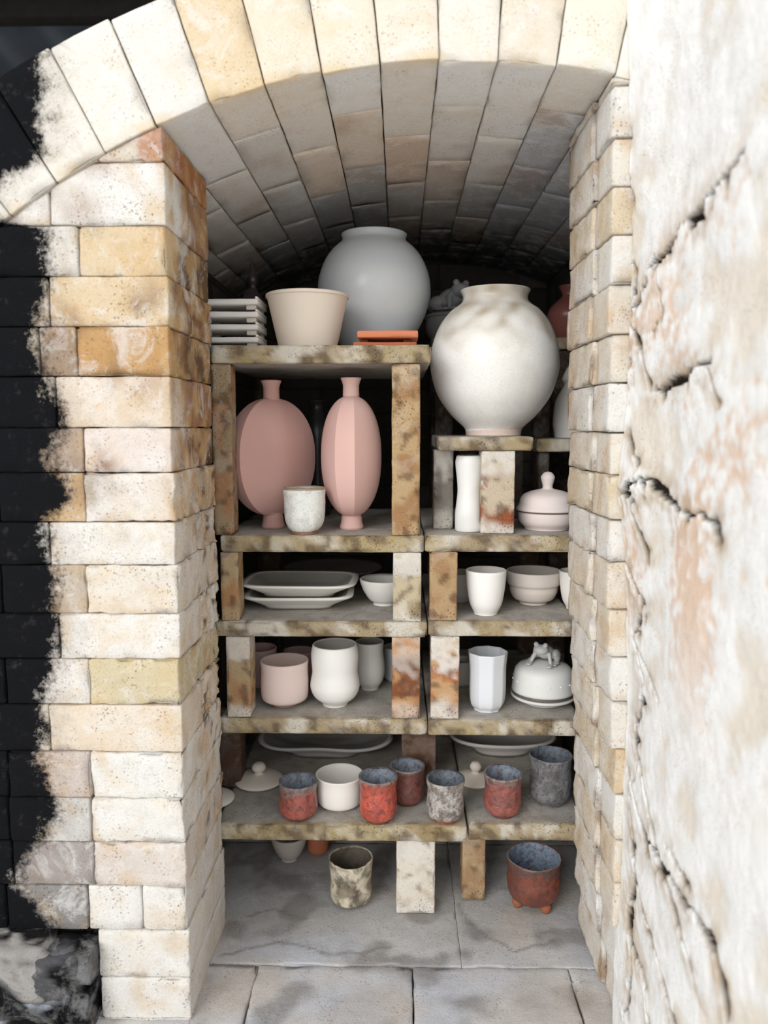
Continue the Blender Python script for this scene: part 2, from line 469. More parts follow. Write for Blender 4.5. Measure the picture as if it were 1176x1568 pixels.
for i in range(Yg.shape[0]):
    for j in range(Yg.shape[1]):
        p = Vector((0.3, Yg[i, j], Zg[i, j]))
        jn[i, j] = noise.noise(p*24); jn2[i, j] = noise.noise(p*60+Vector((9, 0, 0))); n3[i, j] = noise.noise(p*7+Vector((0, 4, 2))); n4[i, j] = noise.noise(p*130+Vector((3, 0, 0)))
Yw = Yg+jn*0.012+jn2*0.009+n4*0.004; Zw = Zg+jn2*0.008+jn*0.010+n4*0.005
dist = np.full(Yg.shape, 9.0)
for (a, b, w) in segs:
    ax_, az_ = a; dx, dz = b[0]-a[0], b[1]-a[1]; L2 = dx*dx+dz*dz
    t = np.clip(((Yw-ax_)*dx+(Zw-az_)*dz)/L2, 0, 1)
    dist = np.minimum(dist, np.hypot(Yw-(ax_+t*dx), Zw-(az_+t*dz))/w)
wid = 0.0024+0.0068*np.clip(jn*1.6+jn2*1.4+0.3, 0, 1)
ck = np.clip(1-dist/wid, 0, 1)
halo = np.clip(1-dist/0.028, 0, 1)
edgepx = [(0, 966), (300, 968), (480, 969), (620, 964), (745, 948), (850, 962), (1100, 964), (1300, 955), (1600, 938)]
ez = [wp(965, a, 0.99).z for a, b in edgepx][::-1]; ex = [wp(b, a, 0.99).x for a, b in edgepx][::-1]
white = np.array(lin((243, 242, 239))); tanc = np.array(lin((226, 208, 180))); orc = np.array(lin((220, 180, 146))); blk = np.array(lin((34, 28, 24))); brn = np.array(lin((138, 110, 84))); gry = np.array(lin((222, 218, 213)))
for i in range(Yg.shape[0]):
    for j in range(Yg.shape[1]):
        y, z = Yg[i, j], Zg[i, j]
        xe = float(np.interp(z, ez, ex))
        x = xe+(XB-xe)*sst(0.0, 0.15, 1.0-y)+n3[i, j]*0.004+jn[i, j]*0.0016+jn2[i, j]*0.0009+n4[i, j]*0.0005
        x += ck[i, j]**0.7*0.012
        mb.v.append((x, y, z))
        c = white*1.0
        k0 = sst(-0.1, 0.4, jn[i, j]+n3[i, j]*.6)*0.6; c = c*(1-k0)+gry*k0
        k1 = sst(0.05, 0.5, n3[i, j]+jn[i, j]*0.5+jn2[i, j]*.3)*0.5; c = c*(1-k1)+tanc*k1
        mid = sst(0.34, 0.12, abs(z-0.80))
        k2 = sst(0.0, 0.45, -n3[i, j]+jn2[i, j]*0.4+n4[i, j]*.2)*0.8*mid; c = c*(1-k2)+orc*k2
        kh = halo[i, j]*0.95*(0.55+jn[i, j]+jn2[i, j]+n4[i, j]*.5); kh = min(max(kh, 0), 1); c = c*(1-kh)+brn*kh*0.6+tanc*kh*0.4
        kb = min(1.0, ck[i, j]*2.6); c = c*(1-kb)+blk*kb
        mb.c.append(tuple(c)); mb.s.append(-1.0)
nz_ = Yg.shape[1]
for i in range(Yg.shape[0]-1):
    for j in range(nz_-1):
        a = i*nz_+j
        mb.f.append([a, a+1, a+nz_+1, a+nz_])
mb.brick((XB+0.022, 0.301, 0.0), (XB+0.25, 0.994, 1.62), tuple(white), seg=0.05, amp=0.002)
mb.build("masonry_buttress", brick_mat("rough_masonry", patchamt=0.12, bump=0.4, speck=0.3, wash=0.0, grime=0.15))

# ------------------------------------------------------------------ roof behind
mb = MB()
n = 160
zr = CAMZ+1.25
for j in range(2):
    for i in range(n+1):
        x = -3+6*i/n
        mb.v.append((x, 1.25+3.2*j, zr-0.25*j+0.018*math.sin(i*1.26))); mb.c.append(lin((70, 74, 80))); mb.s.append(-1)
for i in range(n): mb.f.append([i, i+1, n+2+i, n+1+i])
t = NT("weathered_roof_metal"); M_ROOF = t.fin(t.mix(t.noise(5), lin((40, 44, 48)), lin((85, 90, 98))), 0.5, None)
mb.build("corrugated_roof", M_ROOF)
t = NT("dark_timber"); M_TIM = t.fin(t.mix(t.noise(30), lin((20, 19, 18)), lin((36, 33, 31))), 0.9, None, 0.05)
mb = MB()
for y in (1.5, 2.1, 2.7, 3.4): mb.brick((-3, y, zr-0.20), (3, y+0.05, zr-0.12-0.0), lin((30, 28, 26)), seg=0.5)
for y, z in ((1.75, zr-.3), (2.4, zr-.36)): mb.brick((-3, y, z), (3, y+0.01, z+0.012), lin((60, 60, 60)), seg=0.5)
for x in (-2.9, 2.85): 
    for y in (1.5, 3.4): mb.brick((x, y, -0.03), (x+0.08, y+0.08, zr-0.2), lin((30, 28, 26)), seg=0.5)
mb.build("roof_frame", M_TIM)
mb = MB(); mb.brick((-3, 3.6, -0.03), (3, 3.7, zr+0.1), lin((30, 30, 30)), seg=0.3)
mb.build("shed_wall", M_TIM)
mb = MB(); mb.brick((-3, 1.4, -0.1), (3, 3.6, -0.068), lin((60, 56, 52)), seg=0.3)
mb.build("shed_floor", M_TIM)

# ------------------------------------------------------------------ kiln shelves and posts
def shelfcol(tone):
    A = lin((160, 142, 110)); B = lin((204, 196, 180)); C = lin((94, 77, 55)); T = lin((170, 166, 160)); Y = lin((170, 151, 102))
    def f(P, y0=[None]):
        n = nz(P, 22, tone); n2 = nz(P, 50, tone+5)
        c = mixc(A, B, sst(0.0, 0.35, n+nz(P, 90, tone)*.4)); c = mixc(c, Y, sst(0, .4, nz(P, 15, tone+2))*.6); c = mixc(c, C, sst(0.0, 0.35, n2-n*0.4)*0.85)
        k = sst(0.004, 0.02, P.y-f.y0)
        return mixc(c, mixc(T, c, 0.2), k)
    return f
def shelf(px0, px1, zt, zb, d, depth, x0=None, x1=None, dk=False):
    a = wp(px0, 652, d).x if x0 is None else x0
    b = wp(px1, 652, d).x if x1 is None else x1
    mb = MB(); f = shelfcol(random.random()*9); f.y0 = d
    mb.brick((a, d, zb), (b, d+depth, zt), f, r=0.003, seg=0.007, amp=0.0007, chip=0.005)
    o = mb.build("kiln_shelf", M_SHELF, origin=((a+b)/2, d+depth/2, zb)); return o
def xat(px, py, d): return wp(px, py, d).x
def post(px0, px1, py, zt, zb, d, depth=0.055, ca=(176, 150, 112), cb=(160, 98, 58), rust=0.5, white=0.0):
    a = xat(px0, py, d); b = xat(px1, py, d)
    A = lin(ca); B = lin(cb); Wh = lin((228, 222, 211)); sd = random.random()*9
    def f(P):
        t = (P.z-zb)/(zt-zb); n = nz(P, 26, sd); n2 = nz(P, 75, sd)
        c = mixc(A, B, sst(-0.15, 0.4, n+n2*0.5+0.25*(0.5-t))*rust*1.5)
        c = mixc(c, lin((84, 58, 38)), sst(0.15, 0.45, nz(P, 60, sd+2))*0.7)
        if white: c = mixc(c, Wh, white*max(sst(0.62, 0.85, t+n*0.4+n2*.3), sst(0.22, 0.02, t+n*0.3)))
        return c
    mb = MB(); mb.brick((a, d, zb+0.0008), (b, d+depth, zt-0.0008), f, r=0.002, seg=0.005, amp=0.0007, chip=0.004)
    mb.build("kiln_post", M_SHELF, origin=((a+b)/2, d+depth/2, zb+0.0008))

S1t, S1b = zS["S1"]; S2t, S2b = zS["S2"]; S3t, S3b = zS["S3"]; S4t, S4b = zS["S4"]; S5t, S5b = zS["S5"]
SD = 0.42
def xs(px, py, d=DS): return wp(px, py, d).x
shelf(0, 0, S1t, S1b, DS, SD, xs(322, 540), xs(660, 545))
shelf(0, 0, S2t, S2b, DS, SD, xs(337, 830), xs(649.5, 830))
shelf(0, 0, S2t+.001, S2b+.001, DS+.002, SD, xs(651, 830), xs(890, 830))
shelf(0, 0, S3t, S3b, DS, SD, xs(330, 960), xs(654, 960))
shelf(0, 0, S3t+.002, S3b+.002, DS, SD, xs(656, 960), xs(890, 960))
shelf(0, 0, S4t, S4b, DS, SD, xs(336, 1112), xs(654, 1112))
shelf(0, 0, S4t, S4b, DS-.002, SD, xs(656, 1112), xs(892, 1112))
shelf(0, 0, S5t, S5b, D5+0.01, 0.48, xs(334, 1280), xs(716, 1280, D5))
shelf(0, 0, S5t+.003, S5b+.003, D5+0.012, 0.48, xs(719, 1280, D5), xs(900, 1280, D5))
P = DS+0.003
post(325, 355, 690, S1b, S2t, P, 0.04, rust=0.4, ca=(150, 128, 98))
post(600, 643, 690, S1b, S2t, P, 0.05, ca=(184, 153, 110), cb=(152, 108, 68), rust=0.55)
post(338, 365, 900, S2b, S3t, P, 0.045, cb=(166, 110, 64))
post(602, 645, 900, S2b, S3t, P, 0.05, ca=(194, 178, 146), white=0.8, cb=(122, 103, 72), rust=0.6)
post(658, 700, 900, S2b+.001, S3t+.002, P, 0.05, ca=(176, 144, 104), cb=(152, 107, 68))
post(347, 383, 1040, S3b, S4t, P, 0.05, white=0.7, cb=(168, 118, 80))
post(600, 643, 1040, S3b, S4t, P, 0.05, ca=(188, 138, 92), cb=(120, 68, 40), rust=0.9, white=0.4)
post(660, 703, 1040, S3b+.002, S4t, P, 0.05, ca=(194, 150, 104), cb=(168, 96, 54), rust=0.8, white=0.9)
post(335, 368, 1150, S4b, S5t, DS+0.12, 0.05, ca=(90, 76, 66), cb=(80, 52, 42))
post(615, 667, 1150, S4b, S5t, DS+0.13, 0.05, ca=(118, 94, 80), cb=(92, 62, 48), rust=0.8)
post(607, 666, 1345, S5b, 0.0, D5+0.022, 0.06, ca=(226, 217, 200), cb=(176, 154, 124), rust=0.5, white=0.8)
post(708, 743, 1340, S5b+.003, 0.0, D5+0.06, 0.05, ca=(176, 148, 110), cb=(150, 112, 78))
for (t, b, lst) in ((S1b, S2t, (345, 630)), (S2b, S3t, (350, 630)), (S3b, S4t, (350, 630)), (S4b, S5t, (350, 600)), (S5b, 0.0, (345, 640))):
    for px in lst:
        d = DS+SD-0.04; x = wp(px, 652, DS).x
        pp = 611+(x/d)*F
        post(pp-14, pp+14, 652, t, b, d, 0.035, ca=(90, 74, 58), cb=(70, 48, 36))
for (t, b) in ((S2b+.001, S3t+.002), (S3b+.002, S4t), (S4b, S5t+.003), (S5b+.003, 0.0)):
    for px in (690, 880):
        d = DS+SD-0.04; x = wp(px, 652, DS).x; pp = 611+(x/d)*F
        post(pp-14, pp+14, 652, t, b, d, 0.035, ca=(90, 74, 58), cb=(70, 48, 36))
dst = 1.26
ST, SB_ = wp(740, 669, dst).z, wp(740, 690, dst).z
shelf(0, 0, ST, SB_, dst, 0.28, xs(672, 680, dst), xs(817, 680, dst))
S2r = S2t+.001
post(737, 788, 755, SB_, S2r, dst+0.004, 0.05, ca=(200, 182, 156), cb=(142, 74, 42), rust=1.3, white=0.85)
post(664, 694, 755, SB_, S2r, dst+0.06, 0.05, ca=(120, 114, 106), cb=(85, 78, 70), rust=0.6, white=0.6)
post(704, 730, 755, SB_, S2r, dst+0.22, 0.05, ca=(85, 78, 70), cb=(62, 56, 50))
post(780, 800, 755, SB_, S2r, dst+0.22, 0.05, ca=(85, 78, 70), cb=(62, 56, 50))
dr = 1.44
RT, RB = wp(845, 672, dr).z, wp(845, 692, dr).z
xa_ = xs(822, 680, dr); shelf(0, 0, RT, RB, dr, 0.22, xa_, 0.385)
post(824, 840, 755, RB, S2r, dr+0.01, 0.04, ca=(85, 78, 70), cb=(62, 56, 50))
post(880, 900, 755, RB, S2r, dr+0.01, 0.04, ca=(85, 78, 70), cb=(62, 56, 50))
HT = wp(850, 520, 1.75).z; HB = HT-0.025
shelf(0, 0, HT, HB, 1.71, 0.30, 0.07, 0.385)
for x0_ in (0.08, 0.34):
    for yb_ in (1.72, 1.95):
        mbp = MB(); mbp.brick((x0_, yb_, 0.001), (x0_+0.04, yb_+0.04, HB-0.001), lin((75, 62, 50)), seg=0.02)
        mbp.build("kiln_post", M_SHELF, origin=(x0_+0.02, yb_+0.02, 0.0))

# ------------------------------------------------------------------ pottery
def catmull(pts, k=5):
    out = []
    n = len(pts)
    for i in range(n-1):
        p0 = pts[max(0, i-1)]; p1 = pts[i]; p2 = pts[i+1]; p3 = pts[min(n-1, i+2)]
        for j in range(k):
            t = j/k
            q = []
            for a in range(2):
                q.append(0.5*((2*p1[a])+(-p0[a]+p2[a])*t+(2*p0[a]-5*p1[a]+4*p2[a]-p3[a])*t*t+(-p0[a]+3*p1[a]-3*p2[a]+p3[a])*t**3))
            q[0] = max(0.0, q[0]); out.append(tuple(q))
    out.append(pts[-1]); return out

def lathe(mb, c, prof, colf, seg=56, n=2.0, sx=1.0, sy=1.0, rot=0.0, facet=0, wob=0.0, wave=0.0):
    st = len(mb.v); sd = random.random()*30
    for (r, z, tag) in prof:
        for i in range(seg):
            a = 2*math.pi*i/seg
            k = 1.0/((abs(math.cos(a))**n+abs(math.sin(a))**n)**(1.0/n)) if n != 2.0 else 1.0
            if facet:
                ff = math.pi/facet; aa = (a % (2*ff))-ff
                k *= 1-(1-math.cos(ff)/math.cos(aa))*1.0
            rr = r*k*(1+wob*noise.noise(Vector((math.cos(a)*1.2+sd, math.sin(a)*1.2, z*18)))+wob*0.5*noise.noise(Vector((math.cos(a)*4+sd, math.sin(a)*4, z*90))))
            lx = rr*math.cos(a)*sx; ly = rr*math.sin(a)*sy
            x = lx*math.cos(rot)-ly*math.sin(rot); y = lx*math.sin(rot)+ly*math.cos(rot)
            zz = z+(wave*math.sin(a*5+sd)*min(1, r*12) if wave and z > 0.006 else 0)
            P = (c[0]+x, c[1]+y, c[2]+zz)
            mb.v.append(P); mb.s.append(-1.0); mb.c.append(colf(P, z, tag))
    m = len(prof)
    for j in range(m-1):
        for i in range(seg):
            mb.f.append([st+j*seg+i, st+j*seg+(i+1) % seg, st+(j+1)*seg+(i+1) % seg, st+(j+1)*seg+i])

def mkprof(prof, R, H, opened=True, wall=0.0035, k=5, sharp=False):
    o = prof if sharp else catmull(prof, k)
    out = [(0, 0.0006, 'b'), (o[0][0]*R*0.8, 0.0006, 'b'), (o[0][0]*R*0.85, 0.0, 'b')]
    out += [(r*R, z*H, 'o') for r, z in o]
    if opened:
        rt = out[-1]
        out.append((rt[0]-wall*0.5, rt[1]+wall*0.35, 'r'))
        for r, z in reversed(o):
            zz = max(z*H, wall*1.6)
            rr = max(0.001, r*R-wall)
            out.append((rr, zz-0.0 if z < 0.999 else zz-0.001, 'i'))
            if z*H < wall*1.6: break
        out.append((0, wall*1.6, 'i'))
    return out

def colors(body, inside=None, foot=None, rim=None, footh=0.05, rimh=0.0, alt=None, altamt=0.0, altscale=25, topc=None, topfrom=1.0, topn=0.15, topamt=1.0, soft=0.08):
    B = lin(body); I = lin(inside) if inside else B; Fo = lin(foot) if foot else None; Rm = lin(rim) if rim else None
    Al = lin(alt) if alt else None; Tp = lin(topc) if topc else None; sd = random.random()*20
    def make(H):
        def f(P, z, tag):
            if tag == 'i': return I
            if tag == 'b': return Fo or B
            if tag == 'r': return Rm or B
            t = z/H; c = B
            n = nz(P, altscale, sd); n2 = nz(P, altscale*3, sd)
            if Al: c = mixc(c, Al, sst(-0.1, 0.35, n)*altamt)
            if Tp: c = mixc(c, Tp, sst(topfrom-soft, topfrom+soft, t+n*topn+n2*topn*.6)*topamt*(0.75+0.6*n2))
            if Fo and t+n*0.03 < footh: c = Fo
            if Rm and rimh and t > 1-rimh: c = Rm
            return c
        return f
    return make

def place(px, yt, yb, w, z, prof, d=None, rim=None):
    foot = prof[0][0]; rim = prof[-1][0] if rim is None else rim
    R = 0.03
    py = (yt+yb)/2
    if d is None:
        pf = on_z(px, yb, z)
        for _ in range(4):
            dd = pf.y+R*foot
            R = (wp(px+w/2, py, dd).x-wp(px-w/2, py, dd).x)/2
    else:
        dd = d; R = (wp(px+w/2, py, dd).x-wp(px-w/2, py, dd).x)/2
    zt = wp(px, yt, dd+R*rim*(0.95 if yt > 652 else -0.6)).z
    x = wp(px, py, dd).x
    return x, dd, R, zt-z

def vessel(name, px, yt, yb, w, z, prof, cm, mat, d=None, opened=True, wall=0.0035, H=None, **kw):
    x, dd, R, h = place(px, yt, yb, w, z, prof, d)
    if H: h = H
    mb = MB()
    pr = mkprof(prof, R, h, opened, wall)
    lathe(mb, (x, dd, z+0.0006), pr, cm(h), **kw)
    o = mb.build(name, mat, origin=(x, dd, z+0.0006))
    return o, x, dd, R, h

CUPW = [(0.60, 0.0), (0.62, 0.05), (0.88, 0.18), (1.0, 0.38), (0.97, 0.6), (0.90, 0.8), (0.95, 1.0)]
STR = [(0.7, 0.0), (0.72, 0.04), (0.93, 0.10), (0.98, 0.4), (0.97, 0.7), (1.0, 1.0)]
BOWL = [(0.45, 0.0), (0.45, 0.1), (0.62, 0.22), (0.85, 0.55), (0.97, 0.85), (1.0, 1.0)]
TAP = [(0.58, 0.0), (0.60, 0.05), (0.8, 0.25), (0.93, 0.6), (1.0, 1.0)]
MOON = [(0.43, 0.0), (0.44, 0.035), (0.47, 0.06), (0.68, 0.15), (0.88, 0.28), (0.985, 0.43), (1.0, 0.52), (0.97, 0.63), (0.86, 0.76), (0.70, 0.855), (0.58, 0.895), (0.51, 0.925), (0.50, 0.96), (0.54, 1.0)]
MOON2 = [(0.5, 0.0), (0.52, 0.04), (0.66, 0.14), (0.86, 0.30), (0.98, 0.46), (1.0, 0.56), (0.97, 0.67), (0.87, 0.79), (0.74, 0.875), (0.62, 0.925), (0.57, 0.945), (0.56, 0.97), (0.58, 1.0)]
VASE = [(0.5, 0.0), (0.52, 0.05), (0.8, 0.2), (1.0, 0.42), (0.9, 0.6), (0.45, 0.78), (0.36, 0.86), (0.5, 1.0)]

# -- top shelf
z = S1t
vessel("flower_pot_bowl", 471, 447, 527, 126, z, [(0.67, 0), (0.70, 0.03), (0.78, 0.3), (0.88, 0.65), (0.965, 0.93), (1.0, 0.95), (1.0, 1.0)],
       colors((228, 212, 194), inside=(205, 190, 172)), M_BISQ, d=1.335)
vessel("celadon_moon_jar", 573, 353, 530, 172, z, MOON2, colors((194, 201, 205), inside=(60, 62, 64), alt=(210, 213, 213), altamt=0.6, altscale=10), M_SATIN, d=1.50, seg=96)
mb = MB(); xt = wp(357, 490, 1.33).x; tcol = lin((228, 224, 218))
for k in range(4):
    zz = z+0.0008+k*0.0205
    hw = 0.050
    mb.brick((xt-hw, 1.285, zz+0.0075), (xt+hw, 1.375, zz+0.0165), tcol, r=0.002, seg=0.012, amp=0.0005, chip=0.001)
    for fx in (-1, 1):
        for fy in (1.292, 1.36):
            mb.brick((xt+fx*(hw-0.012)-0.008, fy, zz), (xt+fx*(hw-0.012)+0.008, fy+0.012, zz+0.0075), lin((200, 190, 178)), r=0.001, seg=0.02, amp=0.0, chip=0)
    mb.brick((xt-hw, 1.285, zz+0.0165), (xt-hw+0.004, 1.375, zz+0.0202), tcol, r=0.001, seg=0.02, amp=0.0003, chip=0)
    mb.brick((xt+hw-0.004, 1.285, zz+0.0165), (xt+hw, 1.375, zz+0.0202), tcol, r=0.001, seg=0.02, amp=0.0003, chip=0)
mb.build("square_tray_stack", M_WHITE, origin=(xt, 1.33, z))
mb = MB(); tx = wp(590, 515, 1.31).x
mb.brick((tx-0.052, 1.275, z+0.0008), (tx+0.052, 1.355, z+0.0075), lin((165, 92, 62)), r=0.002, seg=0.015, amp=0.0005)
for fx in (-0.04, 0.03): mb.brick((tx+fx, 1.29, z+0.0080), (tx+fx+0.012, 1.34, z+0.0140), lin((100, 50, 32)), r=0.001, seg=0.02, amp=0)
mb.brick((tx-0.045, 1.272, z+0.0145), (tx+0.054, 1.35, z+0.0255), lin((205, 118, 82)), r=0.002, seg=0.015, amp=0.0005)
mb.build("terracotta_tile_stack", M_BISQ, origin=(tx, 1.31, z))
PAG = [(0.9, 0), (1.0, 0.1), (0.95, 0.35), (0.7, 0.45), (1.0, 0.5), (0.9, 0.56), (0.5, 0.66), (0.25, 0.72), (0.38, 0.8), (0.2, 0.9), (0.04, 1.0)]
vessel("lidded_jar", 387, 398, 500, 44, z, PAG, colors((48, 41, 39)), M_SATIN, d=1.50, opened=False)

# -- big white moon jar
z = ST
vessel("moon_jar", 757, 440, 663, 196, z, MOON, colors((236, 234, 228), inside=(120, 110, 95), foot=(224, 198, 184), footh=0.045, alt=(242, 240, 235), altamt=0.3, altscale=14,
       topc=(150, 130, 98), topfrom=0.78, topn=0.22, topamt=0.8, soft=0.18), ceramic("moon_jar_glaze", 0.32, lin((206, 198, 182)), 0.28, 12, 0.25, 0.08), d=1.395, seg=128)

# -- pilgrim flasks
def flask(px, yt, yb, z, d, phi, w, t, s, c, pw=1.5):
    H = wp(px, yt, d).z-z; x = wp(px, (yt+yb)/2, d).x
    ang = math.atan2(-math.cos(phi), -math.sin(phi))
    mb = MB(); C = lin(c); nl = 70; sd = random.random()*9
    rn = 0.0155; rf = 0.020
    zf = 0.095*H; zn = 0.885*H
    lv = [(0.0, 0, rf*0.98), (0.003, 0, rf*1.04), (zf*0.5, 0, rf*0.92)]
    for k in range(nl+1):
        u = -1+2*k/nl; u = math.sin(u*math.pi/2)
        zz = zf*0.85+(zn-zf*0.85)*(u+1)/2
        lv.append((zz, u, None))
    lv += [(zn+0.015*H, 0, rn*0.90), (0.95*H, 0, rn*0.88), (0.975*H, 0, rn*1.0), (0.995*H, 0, rn*1.15), (H, 0, rn*1.08), (0.995*H, 0, rn*0.75), (0.93*H, 0, rn*0.6)]
    KS, KF = 4, 10
    M = 2*KS+4*KF
    def ringpts(W_, h_, s_):
        pts = []
        def face():
            seq = []
            for j in range(2*KF):
                f = j/KF
                X = W_*(1-f); q = abs(1-f)
                q2 = math.sqrt(q*q+0.03)-math.sqrt(0.03)*(1-q)      # rounded crown, straight flank
                q2 = min(1.0, q2/(math.sqrt(1.03)))
                Y = s_+(h_-s_)*(1-q2**pw)
                if j == 0: Y = s_
                seq.append((X, Y))
            return seq
        for j in range(KS): pts.append((W_, -s_+2*s_*j/KS))
        pts += face()
        for j in range(KS): pts.append((-W_, s_-2*s_*j/KS))
        pts += [(-X, -Y) for X, Y in face()]
        return pts
    ref = ringpts(1.0, 0.9, 0.30)
    st0 = len(mb.v)
    for (zz, u, rc) in lv:
        ring = []
        if rc is None:
            q = max(0.0, 1-abs(u)**2.2); e = q**0.5
            W_ = w*e; h_ = t*(e**0.9); s_ = s*(e**0.7)
            base = rf*0.88 if u < 0 else rn*0.92
            W_ = max(W_, base); h_ = max(h_, base*0.9)
            s_ = max(min(s_, W_*0.5), base*0.3)
            k = sst(0.0, 0.35, e)
            pts = ringpts(W_, h_, s_)
            for (X, Y), (rx, ry) in zip(pts, ref):
                an = math.atan2(ry, rx)
                ring.append((base*math.cos(an)*(1-k)+X*k, base*math.sin(an)*(1-k)+Y*k))
        else:
            for rx, ry in ref:
                an = math.atan2(ry, rx); ring.append((rc*math.cos(an), rc*math.sin(an)))
        for X, Y in ring:
            gx = X*math.cos(ang)-Y*math.sin(ang); gy = X*math.sin(ang)+Y*math.cos(ang)
            Pp = (x+gx, d+gy, z+0.0006+zz)
            mb.v.append(Pp); mb.s.append(-1)
            cc = mixc(C, lin((min(255, c[0]+15), c[1]+18, c[2]+18)), sst(-0.2, 0.4, nz(Pp, 12, sd))*0.5)
            mb.c.append(cc)
    for j in range(len(lv)-1):
        for i in range(M):
            mb.f.append([st0+j*M+i, st0+j*M+(i+1) % M, st0+(j+1)*M+(i+1) % M, st0+(j+1)*M+i])
    mb.f.append([st0+i for i in range(M)][::-1])
    o = mb.build("pilgrim_flask", M_BISQ, origin=(x, d, z+0.0006))
    o.data.set_sharp_from_angle(angle=math.radians(26))
flask(417, 583, 817, S2t, 1.345, math.radians(46), 0.079, 0.038, 0.020, (188, 144, 134), 1.15)
flask(538, 579, 817, S2t, 1.335, math.radians(5), 0.074, 0.052, 0.0165, (216, 172, 162), 1.5)
vessel("tea_bowl", 466, 745, 818, 64, S2t, [(0.66, 0), (0.64, 0.06), (0.80, 0.15), (0.94, 0.32), (0.97, 0.6), (0.98, 0.85), (1.0, 1.0)], colors((230, 231, 224), inside=(176, 172, 160), foot=(120, 86, 64), rim=(150, 122, 98), footh=0.07, rimh=0.04),
       M_CRACK, d=1.275, wob=0.05)
vessel("stoneware_bottle", 486, 614, 790, 44, S2t, [(0.85, 0), (0.9, 0.03), (1, 0.3), (1, 0.55), (0.9, 0.75), (0.55, 0.9), (0.5, 0.96), (0.7, 1.0)], colors((46, 47, 48)), M_SATIN, d=1.55)

# -- right of shelf two
z = S2r
vessel("waisted_cup", 718, 698, 810, 42, z, [(0.9, 0), (0.98, 0.04), (0.98, 0.25), (0.84, 0.5), (0.86, 0.65), (0.98, 0.85), (1, 0.93), (0.92, 1.0)], colors((226, 225, 220), inside=(120, 115, 108), alt=(205, 202, 196), altamt=0.5), M_WHITE, d=1.30)
x = wp(838, 772, 1.335).x; dd = 1.335
mb = MB()
cpf = [(0, 0.0006), (0.72, 0.0006), (0.74, 0), (0.8, 0.004), (0.95, 0.012), (1.0, 0.024), (0.99, 0.030), (1.05, 0.032), (1.06, 0.036), (0.98, 0.042), (0.93, 0.052), (0.80, 0.060), (0.5, 0.066), (0.22, 0.069), (0.17, 0.074), (0.22, 0.084), (0.24, 0.090), (0.14, 0.097), (0, 0.099)]
R = 0.050
lathe(mb, (x, dd, z+0.0006), [(r*R, zz, 'o') for r, zz in catmull(cpf, 3)], lambda P, zz, t: lin((220, 206, 200)) if abs(zz-0.031) > 0.002 else lin((110, 90, 80)))
mb.build("lidded_casserole", M_BISQ, origin=(x, dd, z+0.0006))

vessel("bell_jar_pot", 880, 545, 668, 64, RT, [(0.9, 0), (0.95, 0.1), (1.0, 0.2), (0.9, 0.45), (0.6, 0.6), (0.5, 0.66), (0.62, 0.72), (0.4, 0.85), (0.2, 0.9), (0.28, 0.96), (0.02, 1.0)], colors((230, 226, 218)), M_WHITE, d=1.52, opened=False)
vessel("red_bottle_vase", 872, 437, 512, 66, HT, VASE, colors((140, 84, 76)), M_SATIN, d=1.79)

def frog(name, x, y, z, L, rot, c, mat):
    parts = []
    parts.append(((0, 0.05, .30), (.27, .40, .22), 0.35))
    parts.append(((0, -.34, .46), (.23, .22, .15), 0.0))
    for sx_ in (-1, 1):
        parts.append(((sx_*.14, -.36, .61), (.075, .075, .075), 0))
        parts.append(((sx_*.28, .22, .20), (.13, .27, .17), 0.3))
        parts.append(((sx_*.36, .10, .10), (.08, .22, .07), -0.2))
        parts.append(((sx_*.38, -.08, .045), (.10, .16, .04), 0))
        for k in range(6):
            f = k/5; parts.append(((sx_*(.20+.10*f), -.20-.14*f, .32-.26*f), (.07-.02*f,)*3, 0))
        parts.append(((sx_*.31, -.41, .04), (.09, .11, .035), 0))
        for a in (-.5, 0, .5):
            parts.append(((sx_*.31+.10*math.sin(a), -.46-.06*math.cos(a), .03), (.03, .07, .028), 0))
            parts.append(((sx_*.38+.10*math.sin(a), -.22-.06*math.cos(a), .03), (.03, .08, .028), 0))
    mb = MB(); C = lin(c)
    for (cc, rr, tilt) in parts:
        st = len(mb.v); nu, nv2 = 14, 8
        for j in range(nv2+1):
            for i in range(nu):
                a = 2*math.pi*i/nu; t = math.pi*j/nv2
                p = Vector((rr[0]*math.sin(t)*math.cos(a), rr[1]*math.sin(t)*math.sin(a), rr[2]*math.cos(t)))
                p = Matrix.Rotation(-tilt, 3, 'X') @ p
                p += Vector(cc); p *= L
                p = Matrix.Rotation(rot, 3, 'Z') @ p
                mb.v.append(tuple(p)); mb.c.append(C); mb.s.append(-1)
        for j in range(nv2):
            for i in range(nu):
                mb.f.append([st+j*nu+i, st+(j+1)*nu+i, st+(j+1)*nu+(i+1) % nu, st+j*nu+(i+1) % nu])
    t = NT(name+"_clay"); mt = t.fin(t.mix(t.noise(60), C, tuple(v*0.75 for v in C)), 0.5, t.bump(t.noise(200), 0.2, 0.001))
    o = mb.build(name, mt); o.location = (x, y, z)
    m = o.modifiers.new("fuse", 'REMESH'); m.mode = 'VOXEL'; m.voxel_size = L*0.022; m.use_smooth_shade = True
    s = o.modifiers.new("soften", 'SMOOTH'); s.iterations = 3; s.factor = 0.5
    return o

o, x, dd, R, h = vessel("tall_lidded_jar", 690, 478, 540, 78, HT, [(0.7, 0), (0.85, 0.1), (1.0, 0.4), (0.98, 0.75), (1.05, 0.8), (1.03, 0.86), (0.7, 0.96), (0.02, 1.0)], colors((170, 172, 172)), M_SATIN, d=1.80, opened=False)
fr = frog("frog_lid_finial", x, dd, HT+h-0.0015, 0.10, 0.6, (200, 203, 205), None)
fr.parent = o; fr.matrix_parent_inverse = Matrix.Translation((-o.location[0], -o.location[1], -o.location[2]))

